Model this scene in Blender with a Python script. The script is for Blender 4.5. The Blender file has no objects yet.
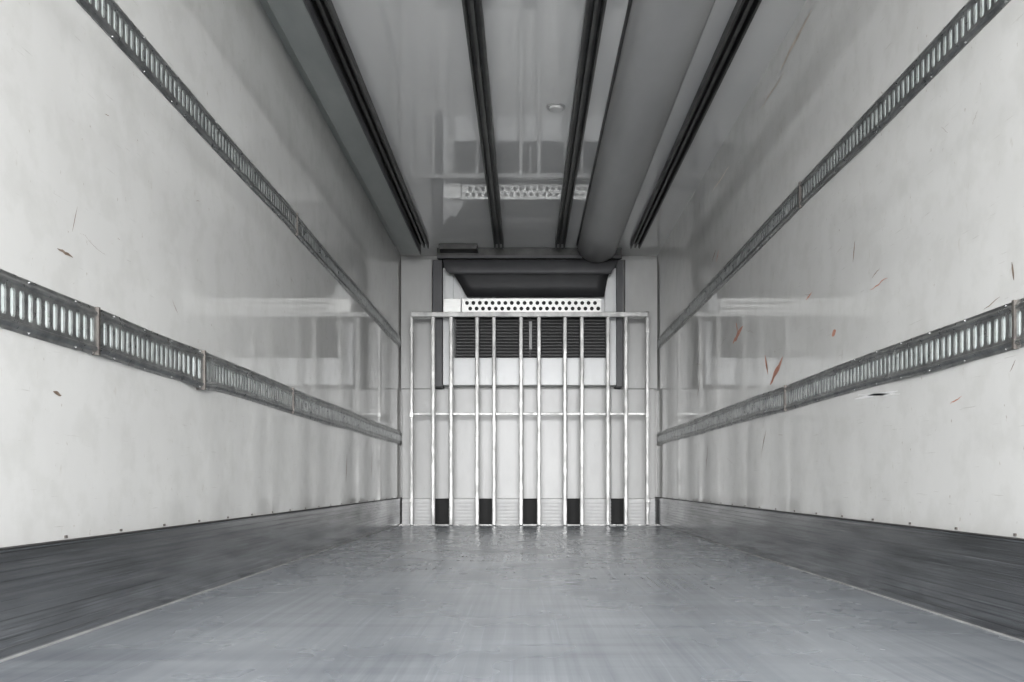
import bpy, bmesh, math, random
from mathutils import Vector, Matrix
random.seed(7)
S = bpy.context.scene
F = 850.0; CX = 525.0; CY = 482.0; CAMZ = 0.40
XL, XR = -1.19, 1.27
YB = 8.173; Y0 = -0.15; ZC = 2.573
def X(px, Y): return (px-CX)*Y/F
def Z(py, Y): return CAMZ+(CY-py)*Y/F

# ------------------------------------------------------------ materials
def mat(name, col, rough=0.5, metal=0.0, var=None, vscale=(1,1,1), nscale=5, bump=0.0, bscale=(1,1,1), bn=20,
        rvar=0.0, spec=0.5, coat=0.0, detail=6, extra=None, ior=1.5):
    m = bpy.data.materials.new(name); m.use_nodes = True
    nt = m.node_tree; N = nt.nodes; L = nt.links
    b = N['Principled BSDF']
    b.inputs['Base Color'].default_value = (*col, 1)
    b.inputs['Roughness'].default_value = rough
    b.inputs['Metallic'].default_value = metal
    b.inputs['Specular IOR Level'].default_value = spec
    b.inputs['Coat Weight'].default_value = coat
    b.inputs['IOR'].default_value = ior
    tc = N.new('ShaderNodeTexCoord')
    def noise(sc, ns, det=6, ro=0.6):
        mp = N.new('ShaderNodeMapping'); mp.inputs['Scale'].default_value = sc
        L.new(tc.outputs['Object'], mp.inputs['Vector'])
        n = N.new('ShaderNodeTexNoise'); n.inputs['Scale'].default_value = ns
        n.inputs['Detail'].default_value = det; n.inputs['Roughness'].default_value = ro
        L.new(mp.outputs['Vector'], n.inputs['Vector'])
        return n.outputs['Fac']
    def ramp(fac, stops):
        r = N.new('ShaderNodeValToRGB'); e = r.color_ramp.elements
        e[0].position, e[0].color = stops[0][0], (*stops[0][1], 1)
        e[1].position, e[1].color = stops[-1][0], (*stops[-1][1], 1)
        for p, c in stops[1:-1]:
            k = e.new(p); k.color = (*c, 1)
        L.new(fac, r.inputs['Fac']); return r.outputs['Color']
    def mix(mode, a, c, f=1.0):
        x = N.new('ShaderNodeMix'); x.data_type = 'RGBA'; x.blend_type = mode
        x.inputs[0].default_value = f
        L.new(a, x.inputs[6]); L.new(c, x.inputs[7]); return x.outputs[2]
    cur = None
    if var:
        cur = ramp(noise(vscale, nscale, detail), [(0.3, var[0]), (0.7, var[1])])
    if extra:
        for it in extra:
            sc, ns, stops = it[:3]; dt_ = it[3] if len(it) > 3 else 5
            c2 = ramp(noise(sc, ns, dt_), stops)
            cur = c2 if cur is None else mix('MULTIPLY', cur, c2)
    if cur is not None: L.new(cur, b.inputs['Base Color'])
    if rvar:
        mr = N.new('ShaderNodeMapRange')
        mr.inputs['From Min'].default_value = .3; mr.inputs['From Max'].default_value = .7
        mr.inputs['To Min'].default_value = rough-rvar; mr.inputs['To Max'].default_value = rough+rvar
        L.new(noise(vscale, nscale*1.7, 3), mr.inputs['Value']); L.new(mr.outputs['Result'], b.inputs['Roughness'])
    if bump:
        bp = N.new('ShaderNodeBump'); bp.inputs['Strength'].default_value = bump; bp.inputs['Distance'].default_value = 0.01
        L.new(noise(bscale, bn, 3), bp.inputs['Height']); L.new(bp.outputs['Normal'], b.inputs['Normal'])
    return m
W1 = (1, 1, 1)
M_wall = mat('white_gelcoat_panel', (.72,.72,.7), .065, var=((.68,.675,.655),(.76,.755,.735)), vscale=(1,1.2,.7), nscale=1.3,
             bump=.016, bscale=(1,2.5,.4), bn=3, rvar=.03, ior=1.95,
             extra=[((1,3,3),3,[(.0,(.86,.86,.85)),(.42,(.96,.96,.955)),(.52,W1),(1,W1)]),
                    ((1,1.2,26),6,[(.0,W1),(.67,W1),(.70,(.84,.83,.82)),(1,(.78,.77,.76))]),
                    ((1,5,2),5,[(.0,W1),(.66,W1),(.74,(.88,.86,.83)),(1,(.8,.76,.72))]),
                    ((1,7,3),9,[(.0,W1),(.70,W1),(.74,(.62,.56,.5)),(1,(.5,.42,.35))])])
M_ceil = mat('ceiling_gelcoat_panel', (.64,.64,.64), .04, var=((.67,.67,.67),(.73,.73,.725)), vscale=(1,.5,1), nscale=2,
             bump=.006, bscale=(1.5,.6,1), bn=3, rvar=.02, ior=2.2)
M_bulk = mat('bulkhead_panel', (.6,.6,.59), .3, var=((.50,.50,.49),(.60,.60,.59)), vscale=(1,1,.4), nscale=4,
             extra=[((6,1,1),8,[(.0,W1),(.68,W1),(.75,(.7,.68,.65)),(1,(.6,.58,.55))])])
M_floor = mat('worn_floor_plate', (.3,.32,.34), .27, metal=.2, var=((.25,.27,.295),(.37,.395,.42)), vscale=(1.0,.8,1), nscale=1.4, detail=3,
              rvar=.02, ior=1.5,
              extra=[((14,.25,1),3,[(.3,(.82,.83,.85)),(.6,W1),(1,(1,1,1))],3),
                     ((.3,5,1),2.0,[(.3,(.84,.84,.86)),(.55,W1),(1,W1)],2),
                     ((40,.5,1),2,[(0,W1),(.60,W1),(.68,(1.15,1.15,1.15)),(1,(1.2,1.2,1.2))],2)])
M_kick = mat('scuffed_aluminium_kickplate', (.3,.3,.31), .19, metal=.95, var=((.36,.365,.375),(.54,.545,.555)), vscale=(1,.5,1.5), nscale=2.5,
             rvar=.06, extra=[((1,.08,50),4,[(.25,(.6,.6,.6)),(.55,W1),(1,W1)],3),
                              ((1,.5,7),4,[(.3,(.6,.6,.6)),(.55,W1),(1,W1)],3),
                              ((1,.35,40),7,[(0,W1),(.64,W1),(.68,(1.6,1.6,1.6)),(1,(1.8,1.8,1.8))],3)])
M_rail = mat('galvanised_track_steel', (.2,.205,.205), .34, metal=.85, var=((.20,.205,.205),(.42,.425,.42)), vscale=(1,1,1), nscale=18, rvar=.1)
M_slot = mat('track_backing', (.8,.84,.83), .35, var=((.72,.8,.77),(.9,.96,.94)), nscale=30)
M_rust = mat('rusty_steel', (.2,.12,.08), .5, metal=.6, var=((.10,.09,.085),(.18,.165,.15)), nscale=25)
M_ctrk = mat('dark_ceiling_track', (.05,.05,.05), .4, metal=.5, var=((.03,.03,.03),(.065,.065,.063)), vscale=(1,1,1), nscale=12)
M_ctrk2 = mat('ceiling_track_lip', (.12,.12,.115), .4, metal=.5, var=((.06,.06,.06),(.11,.11,.105)), nscale=9)
M_beam = mat('painted_beam', (.24,.26,.255), .4, metal=.2, var=((.28,.30,.295),(.37,.39,.38)), vscale=(1,.4,1), nscale=4)
M_duct = mat('grey_air_duct_fabric', (.3,.3,.3), .4, var=((.35,.35,.35),(.42,.42,.42)), vscale=(1,.3,1), nscale=4, bump=.1, bscale=(2,1,2), bn=4)
M_galv = mat('galvanised_bar', (.55,.55,.54), .4, metal=.35, var=((.30,.30,.295),(.56,.56,.545)), vscale=(1,1,.5), nscale=12, rvar=.1)
M_vent = mat('vent_plastic', (.6,.6,.6), .4, var=((.6,.6,.6),(.72,.72,.71)), nscale=9)
M_white = mat('white_housing', (.84,.85,.85), .3, var=((.86,.87,.87),(.92,.93,.93)), nscale=5)
M_hood = mat('dark_hood_plastic', (.09,.09,.095), .5, var=((.085,.085,.09),(.12,.12,.125)), nscale=5)
M_flap = mat('dark_flap', (.04,.04,.042), .5, var=((.022,.022,.024),(.035,.035,.037)), nscale=5)
M_black = mat('black_cavity', (.012,.012,.013), .7, var=((.01,.01,.01),(.02,.02,.02)), nscale=9)  # black trim and grille; also painted shade for vent gaps and plate holes
M_grille = mat('black_grille', (.03,.03,.03), .45, var=((.012,.012,.012),(.028,.028,.028)), nscale=30)
M_steel = mat('brushed_steel', (.8,.8,.78), .35, metal=.4, var=((.74,.74,.72),(.86,.86,.84)), vscale=(1,1,8), nscale=10)
M_seal = mat('light_sealant', (.45,.45,.44), .5, var=((.3,.3,.3),(.5,.5,.49)), vscale=(1,1,1), nscale=8)
M_mark = mat('dark_scuff', (.1,.085,.07), .7, var=((.12,.085,.06),(.30,.23,.18)), nscale=40)
M_red = mat('red_scrape', (.5,.2,.12), .6, var=((.42,.13,.07),(.58,.34,.26)), nscale=50)
M_wht = mat('white_scrape', (.85,.85,.84), .6, var=((.82,.82,.81),(.95,.95,.94)), nscale=50)
M_tan = mat('brown_stain', (.5,.42,.33), .5, var=((.42,.34,.26),(.62,.57,.5)), nscale=20)
M_asph = mat('concrete_yard', (.45,.45,.44), .9, var=((.54,.54,.53),(.64,.64,.63)), nscale=3)

# ------------------------------------------------------------ mesh helpers
def empty(name):
    e = bpy.data.objects.new(name, None); S.collection.objects.link(e); return e
def obj(name, bm, m, parent=None, smooth=False):
    me = bpy.data.meshes.new(name)
    bmesh.ops.recalc_face_normals(bm, faces=bm.faces[:])
    bm.to_mesh(me); bm.free()
    o = bpy.data.objects.new(name, me); S.collection.objects.link(o)
    for k in (m if isinstance(m, (list, tuple)) else [m]): me.materials.append(k)
    if smooth:
        for p in me.polygons: p.use_smooth = True
    if parent: o.parent = parent
    return o
def addbox(bm, x0, x1, y0, y1, z0, z1, mi=0):
    v = [bm.verts.new((x, y, z)) for x in (x0, x1) for y in (y0, y1) for z in (z0, z1)]
    for f in ((0,1,3,2),(4,6,7,5),(0,4,5,1),(2,3,7,6),(0,2,6,4),(1,5,7,3)):
        bm.faces.new([v[i] for i in f]).material_index = mi
def box(name, x0, x1, y0, y1, z0, z1, m, parent=None, bevel=0.0):
    bm = bmesh.new(); addbox(bm, x0, x1, y0, y1, z0, z1)
    o = obj(name, bm, m, parent)
    if bevel:
        b = o.modifiers.new('bevel', 'BEVEL'); b.width = bevel; b.segments = 2
    return o
def extrude_y(bm, prof, y0, y1, n=1, closed=True, mi=0, deform=None):
    rings = []
    for i in range(n+1):
        y = y0+(y1-y0)*i/n
        rings.append([bm.verts.new((deform(x, y, z) if deform else (x, y, z))) for x, z in prof])
    c = len(prof)
    for i in range(n):
        for j in range(c if closed else c-1):
            k = (j+1) % c
            bm.faces.new((rings[i][j], rings[i][k], rings[i+1][k], rings[i+1][j])).material_index = mi
    if closed:
        bm.faces.new(rings[0]).material_index = mi; bm.faces.new(rings[-1][::-1]).material_index = mi

# ------------------------------------------------------------ shell
floor = box('floor', XL-.08, XR+.08, Y0, YB+.08, -.15, 0, M_floor)
ceiling = box('ceiling', XL-.08, XR+.08, Y0, YB+.08, ZC, ZC+.08, M_ceil)
wall_left = box('wall_left', XL-.08, XL, Y0, YB+.08, 0, ZC, M_wall)
wall_right = box('wall_right', XR, XR+.08, Y0, YB+.08, 0, ZC, M_wall)
wall_front = box('wall_front', XL, XR, YB, YB+.08, 0, ZC, M_bulk)
box('ground', -40, 40, -60, 25, -1.35, -1.25, M_asph)

def kick(name, xw, s, h):
    root = empty(name)
    bm = bmesh.new()
    prof = [(xw, 0.001), (xw+s*.022, 0.001)]
    n = 11
    for i in range(n):
        a = 0.004+(h-.008)*i/n; b = 0.004+(h-.008)*(i+1)/n
        prof += [(xw+s*.022, a+.001), (xw+s*.022, b-.002), (xw+s*.0212, b-.0015), (xw+s*.0212, b-.0005)]
    prof += [(xw+s*.022, h), (xw, h)]
    extrude_y(bm, prof, Y0, YB-.001)
    obj('ribbed_plate', bm, M_kick, root)
    bm = bmesh.new()
    a, b = sorted((xw, xw+s*.026))
    addbox(bm, a, b, Y0, YB-.002, h, h+.004)
    obj('top_trim', bm, M_black, root)
    bm = bmesh.new()
    a, b = sorted((xw+s*.022, xw+s*.030))
    addbox(bm, a, b, Y0, YB-.002, .0005, .004)
    obj('sealant_strip', bm, M_seal, root)
    bm = bmesh.new(); y = .4
    while y < YB-.2:
        a, b = sorted((xw, xw+s*.004))
        addbox(bm, a, b, y-.005, y+.005, h+.008, h+.015); y += .30
    obj('rivets', bm, M_rust, root)
    return root
kick('baseboard_left', XL, 1, .247)
kick('baseboard_right', XR, -1, .252)

# ------------------------------------------------------------ perforated cargo tracks
def cargo_rail(xw, s, zc, half, dents, joints, seed):
    root = empty('cargo_lashing_track')
    def D(x, y, z):
        dw = dz = 0
        for (yc, wd, aw, az) in dents:
            g = math.exp(-((y-yc)/wd)**2); dw += aw*g; dz += az*g*(1 if z < zc else .4)
        dz += .0025*math.sin(y*3.1+seed)
        return (x+s*dw, y, z+dz)
    p = .035; w1 = .0075; w0 = .0022
    H = half*.64
    a, a2, b, b1 = .0098, .0062, H*.80, H*.62
    bm = bmesh.new()
    y = Y0+.03; n = int((YB-.03-y)/p)
    V = lambda w, yy, v: bm.verts.new(D(xw+s*w, yy, zc+v))
    for i in range(n):
        c = y+(i+.5)*p; q = p/2
        inn = [(a,-b1),(a,b1),(a2,b),(-a2,b),(-a,b1),(-a,-b1),(-a2,-b),(a2,-b)]
        out = [(q,-b1),(q,b1),(a2,H),(-a2,H),(-q,b1),(-q,-b1),(-a2,-H),(a2,-H)]
        cor = {1:(q,H),3:(-q,H),5:(-q,-H),7:(q,-H)}
        vi = [V(w1, c+u, v) for u, v in inn]; vo = [V(w1, c+u, v) for u, v in out]
        vd = [V(w0, c+u, v) for u, v in inn]
        for k in range(8):
            m_ = (k+1) % 8
            if k in cor: bm.faces.new((vo[k], V(w1, c+cor[k][0], cor[k][1]), vo[m_], vi[m_], vi[k]))
            else: bm.faces.new((vo[k], vo[m_], vi[m_], vi[k]))
            bm.faces.new((vi[k], vi[m_], vd[m_], vd[k]))
    ye = y+n*p
    for sg in (1, -1):
        prof = [(w1, H), (w1+.004, H+.003), (w1+.004, H+.008), (.005, half*.88), (.004, half), (.0005, half)]
        prof = [(xw+s*w, zc+sg*v) for w, v in prof]
        extrude_y(bm, prof, y, ye, n=n, closed=False, deform=D)
    bmesh.ops.remove_doubles(bm, verts=bm.verts[:], dist=.0002)
    obj('perforated_strip', bm, M_rail, root)
    bm = bmesh.new()
    extrude_y(bm, [(xw+s*.0005, zc-H), (xw+s*.002, zc-H), (xw+s*.002, zc+H), (xw+s*.0005, zc+H)], y, ye, n=n, deform=D)
    obj('backing_strip', bm, M_slot, root)
    bm = bmesh.new()
    for yj in joints:
        A = D(xw, yj, zc-half); B = D(xw, yj, zc+half)
        dw = max(abs(A[0]-xw), 0)
        x0, x1 = sorted((xw+s*.0005, xw+s*(.0135+dw)))
        addbox(bm, x0, x1, yj-.005, yj+.005, A[2]-.001, B[2]+.001)
    obj('joint_plates', bm, M_rust, root)
    bm = bmesh.new(); yy = y+.1
    while yy < ye:
        for sg in (1, -1):
            P = D(xw+s*.006, yy, zc+sg*half*.92)
            bmesh.ops.create_icosphere(bm, subdivisions=1, radius=.0035, matrix=Matrix.Translation(P))
        yy += .205
    obj('rivets', bm, M_rail, root)
cargo_rail(XL, 1, CAMZ+1.33, .058, [(4.2,.2,.004,.004)], [4.4], 1)
cargo_rail(XR, -1, CAMZ+1.315, .058, [(3.2,.3,.004,-.004)], [3.9], 2)
cargo_rail(XL, 1, CAMZ+.415, .066, [(3.1,.10,.02,-.014),(2.4,.2,.006,.003),(5.2,.3,.006,-.006)], [2.34,3.08,4.33], 3)
cargo_rail(XR, -1, CAMZ+.408, .062, [(2.7,.25,.006,-.004),(4.6,.3,.006,.005)], [2.19,4.12], 4)

# ------------------------------------------------------------ ceiling tracks, beam, duct
def ctrack(xc):
    root = empty('ceiling_track')
    bm = bmesh.new(); w = .042; zt = ZC; yE = 7.72
    addbox(bm, xc-w, xc+w, Y0, yE, zt-.012, zt)
    addbox(bm, xc-w, xc-w+.012, Y0, yE, zt-.05, zt-.012)
    addbox(bm, xc+w-.012, xc+w, Y0, yE, zt-.05, zt-.012)
    obj('channel', bm, M_ctrk, root)
    bm = bmesh.new()
    addbox(bm, xc-.008, xc+.008, Y0, yE, zt-.046, zt-.012)
    addbox(bm, xc-w-.001, xc-w+.009, Y0, yE, zt-.054, zt-.05)
    addbox(bm, xc+w-.009, xc+w+.001, Y0, yE, zt-.054, zt-.05)
    obj('lips', bm, M_ctrk2, root)
for xc in (-.915, -.236, .318, 1.0): ctrack(xc)

root = empty('ceiling_side_beam')
zb = CAMZ+2.08
box('beam_body', -1.12, -.957, Y0, 7.75, zb, ZC, M_beam, root, .006)
box('beam_edge', -.957, -.950, Y0, 7.75, zb-.006, ZC, M_hood, root)
box('beam_wall_lip', -1.189, -1.12, Y0, 7.75, ZC-.02, ZC, M_beam, root)

root = empty('air_duct')
bm = bmesh.new(); prof = []
xc, rx, rz = .662, .180, .165
for i in range(25):
    a = math.pi*i/24
    prof.append((xc+rx*math.cos(a), ZC-.001-rz*math.sin(a)**.9))
extrude_y(bm, prof, Y0, 7.78, n=12)
o = obj('duct_sleeve', bm, M_duct, root)
for p in o.data.polygons:
    p.use_smooth = len(p.vertices) == 4
box('fixing_strip_left', xc-rx-.014, xc-rx+.002, Y0, 7.78, ZC-.01, ZC, M_ctrk2, root)
box('fixing_strip_right', xc+rx-.002, xc+rx+.014, Y0, 7.78, ZC-.01, ZC, M_duct, root)

root = empty('ceiling_lamp')
bm = bmesh.new()
yl = 2.173*F/(CY-107)
bmesh.ops.create_cone(bm, cap_ends=True, segments=32, radius1=.035, radius2=.045, depth=.016, matrix=Matrix.Translation((X(556, yl), yl, ZC-.008)))
obj('lens', bm, M_vent, root)
bm = bmesh.new()
bmesh.ops.create_cone(bm, cap_ends=True, segments=32, radius1=.055, radius2=.055, depth=.006, matrix=Matrix.Translation((X(556, yl), yl, ZC-.003)))
obj('ring', bm, M_duct, root)

# ------------------------------------------------------------ bulkhead lower vents
root = empty('bulkhead_air_vent')
YV = 8.0; zt = Z(499, YV)
gaps = [(434,449),(478,494),(523,538),(567,582),(611,626)]
edges = [402]+[v for g in gaps for v in g]+[655]
for i in range(0, len(edges), 2):
    x0, x1 = X(edges[i], YV), X(edges[i+1], YV)
    x0 = max(x0, XL+.03); x1 = min(x1, XR-.03)
    bm = bmesh.new()
    addbox(bm, x0, x1, YV+.02, YB-.001, .002, zt)
    k = 7
    for j in range(k):
        z0 = .006+(zt-.01)*j/k
        addbox(bm, x0, x1, YV-.01, YV+.02, z0, z0+(zt-.01)/k*.5)
    obj('ribbed_block', bm, M_vent, root)
for g in gaps:  # black back and lining paint in the shade inside the open gaps
    box('opening_shade_back', X(g[0], YV), X(g[1], YV), YB-.03, YB-.0015, .002, zt, M_black, root)
    box('opening_side', X(g[0], YV), X(g[0], YV)+.003, YV+.025, YB-.03, .002, zt, M_black, root)
    box('opening_side', X(g[1], YV)-.003, X(g[1], YV), YV+.025, YB-.03, .002, zt, M_black, root)
    box('opening_base', X(g[0], YV)+.003, X(g[1], YV)-.003, YV+.025, YB-.03, .001, .004, M_black, root)
root = empty('bulkhead_liner')
xs = [402, 434, 449, 478, 494, 523, 538, 567, 582, 611, 626, 655]
YP = 8.08
for i in range(len(xs)-1):
    x0, x1 = max(X(xs[i], YP), XL+.01)+.002, min(X(xs[i+1], YP), XR-.01)-.002
    narrow = (xs[i+1]-xs[i]) < 20
    box('liner_panel', x0, x1, YP if not narrow else YP+.015, YB-.001, zt+.002, Z(389, YP), M_bulk, root, .003)
box('side_panel', XL+.012, X(432, YP), YP, YB-.001, Z(389, YP)+.003, Z(259, YP), M_bulk, wall_front, .003)
box('side_panel', X(625, YP), XR-.012, YP, YB-.001, Z(389, YP)+.003, Z(259, YP), M_bulk, wall_front, .003)

# ------------------------------------------------------------ barred gate
root = empty('bulkhead_guard_gate')
YG = 7.80
def bar(px, w=.037, top=315, nm='upright_bar', dy=0.0):
    x = X(px, YG)
    box(nm, x-w/2, x+w/2, YG+dy, YG+dy+.035, .002, Z(top, YG), M_galv, root, .007)
for px in (433,451,477,494,521,539,565,582,608,626): bar(px)
for px in (411.5, 647.5): bar(px, .032, 311, 'end_post')
box('top_rail', X(411, YG), X(648, YG), YG-.012, YG+.03, Z(317, YG), Z(312, YG), M_galv, root, .005)
box('middle_rail', X(411, YG), X(648, YG), YG+.036, YG+.056, Z(414.8, YG), Z(412.2, YG), M_galv, root, .003)
box('sill_strip', XL+.03, XR-.03, YG+.036, YG+.15, .001, .008, M_galv, root)
for px in (411.5, 647.5):
    for py in (330, 415, 500):
        x = X(px, YG); box('hinge', x-.018, x+.018, YG-.006, YG+.0, Z(py, YG)-.025, Z(py, YG)+.025, M_galv, root, .003)

# ------------------------------------------------------------ refrigeration unit
root = empty('refrigeration_unit')
YU = 7.98
box('back_panel', X(443, YU), X(617, YU), YU, YB-.001, Z(385, YU), Z(268, YU), M_white, root, .004)
box('frame_post_left', X(433, YU-.05), X(442, YU-.05), YU-.05, YB-.002, Z(387, YU), ZC-.10, M_hood, root, .003)
box('frame_post_right', X(616.5, YU-.05), X(623, YU-.05), YU-.05, YB-.002, Z(387, YU), ZC-.10, M_hood, root, .003)
box('header_box', X(437, 7.88), X(622, 7.88), 7.88, YB-.002, Z(257, 7.88), ZC-.001, M_ctrk, root, .004)
box('header_plate', X(440, 7.86), X(478, 7.86), 7.74, 7.879, ZC-.05, ZC-.002, M_ctrk, root, .003)
box('header_gutter', X(437, 7.86), X(622, 7.86), 7.84, 7.879, Z(258.5, 7.86), Z(256, 7.86), M_hood, root)
def loft(name, rows, m):
    bm = bmesh.new(); vs = [[bm.verts.new((x, y, z)) for x in xx] for (xx, y, z) in rows]
    for i in range(len(rows)-1):
        for j in range(len(rows[0][0])-1):
            bm.faces.new((vs[i][j], vs[i][j+1], vs[i+1][j+1], vs[i+1][j]))
    o = obj(name, bm, m, root, True)
    s_ = o.modifiers.new('solid', 'SOLIDIFY'); s_.thickness = .008
    return o
def row(pa, pb, y, py, n=14):
    return ([X(pa+(pb-pa)*i/n, y) for i in range(n+1)], y, Z(py, y))
loft('upper_hood', [row(443,617,7.93,259), row(443,617,7.86,261), row(444,616,7.81,266), row(446,612,7.79,271), row(450,611,7.80,274)], M_hood)
loft('lower_flap', [row(452,610,7.84,272), row(455,608,7.86,276), row(461,606,7.885,286), row(467,604,7.91,297)], M_flap)
Yp = 7.92
bm = bmesh.new()
addbox(bm, X(462, Yp), X(601, Yp), Yp, Yp+.05, Z(313, Yp), Z(298.5, Yp))
obj('perforated_plate', bm, M_steel, root)
bm = bmesh.new()
for r_ in range(2):
    for i in range(21):
        px = 467+i*6.4+(3.2 if r_ else 0); x = X(px, Yp); z = Z(303+r_*5.6, Yp)
        bmesh.ops.create_cone(bm, cap_ends=True, segments=12, radius1=.018, radius2=.018, depth=.006,
            matrix=Matrix.Translation((x, Yp-.001, z)) @ Matrix.Rotation(math.pi/2, 4, 'X') )
obj('hole_shade_discs', bm, M_black, root)  # solid black discs on the plate, painted shade in place of holes
Yg = 7.93
bm = bmesh.new()
addbox(bm, X(455, Yg), X(608, Yg), Yg, YU, Z(357, Yg), Z(315, Yg))
obj('grille_core', bm, M_black, root)
bm = bmesh.new()
for i in range(13):
    z = Z(355.5-i*3.15, Yg)
    addbox(bm, X(456, Yg), X(607, Yg), Yg-.018, Yg-.001, z-.004, z+.006)
for px in (455.5, 530, 607.5):
    addbox(bm, X(px, Yg)-.008, X(px, Yg)+.008, Yg-.024, Yg-.0005, Z(357, Yg), Z(315, Yg))
obj('grille_louvres', bm, M_grille, root)
box('grille_latch', X(529, Yg), X(532, Yg), Yg-.032, Yg-.025, Z(350, Yg), Z(322, Yg), M_duct, root, .002)
box('side_bracket_left', X(445, Yg), X(453, Yg), Yg, YU, Z(312, Yg), Z(275, Yg), M_white, root, .003)
box('side_bracket_right', X(605, Yg), X(614, Yg), Yg, YU, Z(312, Yg), Z(277, Yg), M_white, root, .003)
box('side_bracket_foot', X(443.5, Yg), X(461, Yg), Yg-.02, Yg-.001, Z(314.5, Yg), Z(299, Yg), M_steel, root, .003)
box('panel_clip', X(455, YU), X(459, YU), YU-.01, YU-.001, Z(352, YU), Z(347, YU), M_red, root)

# ------------------------------------------------------------ scuffs on walls (thin surface marks)
def mark_poly(bm, xw, s, pts, wd):
    n = len(pts); L_, R_ = [], []
    for i, (y, z) in enumerate(pts):
        a = pts[max(i-1, 0)]; b = pts[min(i+1, n-1)]
        d = Vector((b[0]-a[0], b[1]-a[1])).normalized(); w = wd*math.sin(math.pi*(i+.35)/(n-.3))
        L_.append(bm.verts.new((xw+s*.0008, y-d.y*w, z+d.x*w))); R_.append(bm.verts.new((xw+s*.0008, y+d.y*w, z-d.x*w)))
    for i in range(n-1): bm.faces.new((L_[i], L_[i+1], R_[i+1], R_[i]))
def wp(px, py, xw):
    Y = xw*F/(px-CX); return (Y, Z(py, Y))
def ribbon(bm, xw, s, a, b, wd, n=7, jit=.25):
    A = wp(*a, xw); B = wp(*b, xw); pts = []
    ln = math.hypot(B[0]-A[0], B[1]-A[1])
    for i in range(n):
        t = i/(n-1); j = random.uniform(-jit, jit)*ln*.12
        pts.append((A[0]+(B[0]-A[0])*t+j*.5, A[1]+(B[1]-A[1])*t+j))
    mark_poly(bm, xw, s, pts, wd)
bm = bmesh.new()
for a, b, w in [((57,248),(73,257),.004),((72,232),(77,207),.0015),((53,391),(61,396),.005),((80,232),(106,256),.0005),
                ((347,452),(346,482),.008),((372,452),(371,480),.006),((172,300),(178,315),.0015)]:
    ribbon(bm, XL, 1, a, b, w)
for k in range(6):
    px = random.uniform(20, 330); py = CY - random.uniform(-.1, 1.0)*(CX-px)*.9
    ribbon(bm, XL, 1, (px, py), (px+random.uniform(-7, 9), py+random.uniform(-12, 12)), random.uniform(.0004, .0012))
obj('scuff_marks', bm, M_mark, wall_left)
bm = bmesh.new()
for a, b, w in [((1012,262),(1014,280),.004),((853,262),(855,240),.005),((984,310),(1000,296),.0015),((1016,360),(1010,372),.0015),
                ((708,445),(706,470),.008),((766,430),(762,452),.005),((880,268),(872,278),.002),((716,250),(712,262),.008),
                ((700,380),(697,398),.006)]:
    ribbon(bm, XR, -1, a, b, w)
for k in range(16):
    px = random.uniform(700, 1015); py = CY - random.uniform(-.08, 1.0)*(px-CX)*.85
    ribbon(bm, XR, -1, (px, py), (px+random.uniform(-9, 9), py+random.uniform(-14, 14)), random.uniform(.0004, .0014))
obj('scuff_marks', bm, M_mark, wall_right)
bm = bmesh.new()
for a, b, w in [((770,384),(783,358),.018),((768,374),(765,355),.012),((733,344),(743,326),.018),((738,332),(736,322),.009),
                ((832,336),(836,330),.014),((870,290),(888,278),.0025),((950,404),(962,396),.002),((806,300),(812,292),.005),
                ((716,262),(719,250),.006),((905,352),(915,346),.002)]:
    ribbon(bm, XR, -1, a, b, w)
obj('red_scrapes', bm, M_red, wall_right)
bm = bmesh.new()
for a, b, w in [((855,399),(898,391),.006),((858,395),(900,394),.004),((820,395),(838,388),.003)]:
    ribbon(bm, XR, -1, a, b, w, jit=0)
obj('white_scrapes', bm, M_wht, wall_right)
bm = bmesh.new()
for a, b, w in [((780,70),(812,10),.012),((760,110),(785,72),.005),((712,192),(730,165),.006)]:
    ribbon(bm, XR, -1, a, b, w, jit=.1)
obj('brown_stains', bm, M_tan, wall_right)

# ------------------------------------------------------------ world, camera
w = bpy.data.worlds.new('overcast_sky'); S.world = w; w.use_nodes = True
N = w.node_tree.nodes; L = w.node_tree.links
bg = N['Background']
bg.inputs['Color'].default_value = (.985, .99, 1.0, 1)
tc = N.new('ShaderNodeTexCoord')
dt = N.new('ShaderNodeVectorMath'); dt.operation = 'DOT_PRODUCT'
d = Vector((0, -1, .03)).normalized(); dt.inputs[1].default_value = d
L.new(tc.outputs['Generated'], dt.inputs[0])
mx = N.new('ShaderNodeMath'); mx.operation = 'MAXIMUM'; mx.inputs[1].default_value = 0; L.new(dt.outputs['Value'], mx.inputs[0])
pw = N.new('ShaderNodeMath'); pw.operation = 'POWER'; pw.inputs[1].default_value = 12; L.new(mx.outputs[0], pw.inputs[0])
ma = N.new('ShaderNodeMath'); ma.operation = 'MULTIPLY_ADD'; ma.inputs[1].default_value = 19; ma.inputs[2].default_value = 6.5
L.new(pw.outputs[0], ma.inputs[0]); L.new(ma.outputs[0], bg.inputs['Strength'])
pl = bpy.data.lights.new('rear_doorway_portal', 'AREA'); pl.shape = 'RECTANGLE'
pl.size = XR-XL; pl.size_y = ZC; pl.cycles.is_portal = True  # unseen sampling portal added over the opening; emits no light itself
po = bpy.data.objects.new('rear_doorway_portal', pl); S.collection.objects.link(po)
po.location = ((XL+XR)/2, Y0-.02, ZC/2); po.rotation_euler = (math.radians(90), 0, 0)

cam = bpy.data.cameras.new('camera'); co = bpy.data.objects.new('camera', cam); S.collection.objects.link(co)
co.location = (0, 0, CAMZ); co.rotation_euler = (math.radians(90), 0, 0)
cam.sensor_width = 36; cam.lens = 36*F/1024
cam.shift_x = -(CX-512)/1024; cam.shift_y = (CY-341)/1024
cam.clip_start = .02
S.camera = co
S.view_settings.view_transform = 'Standard'
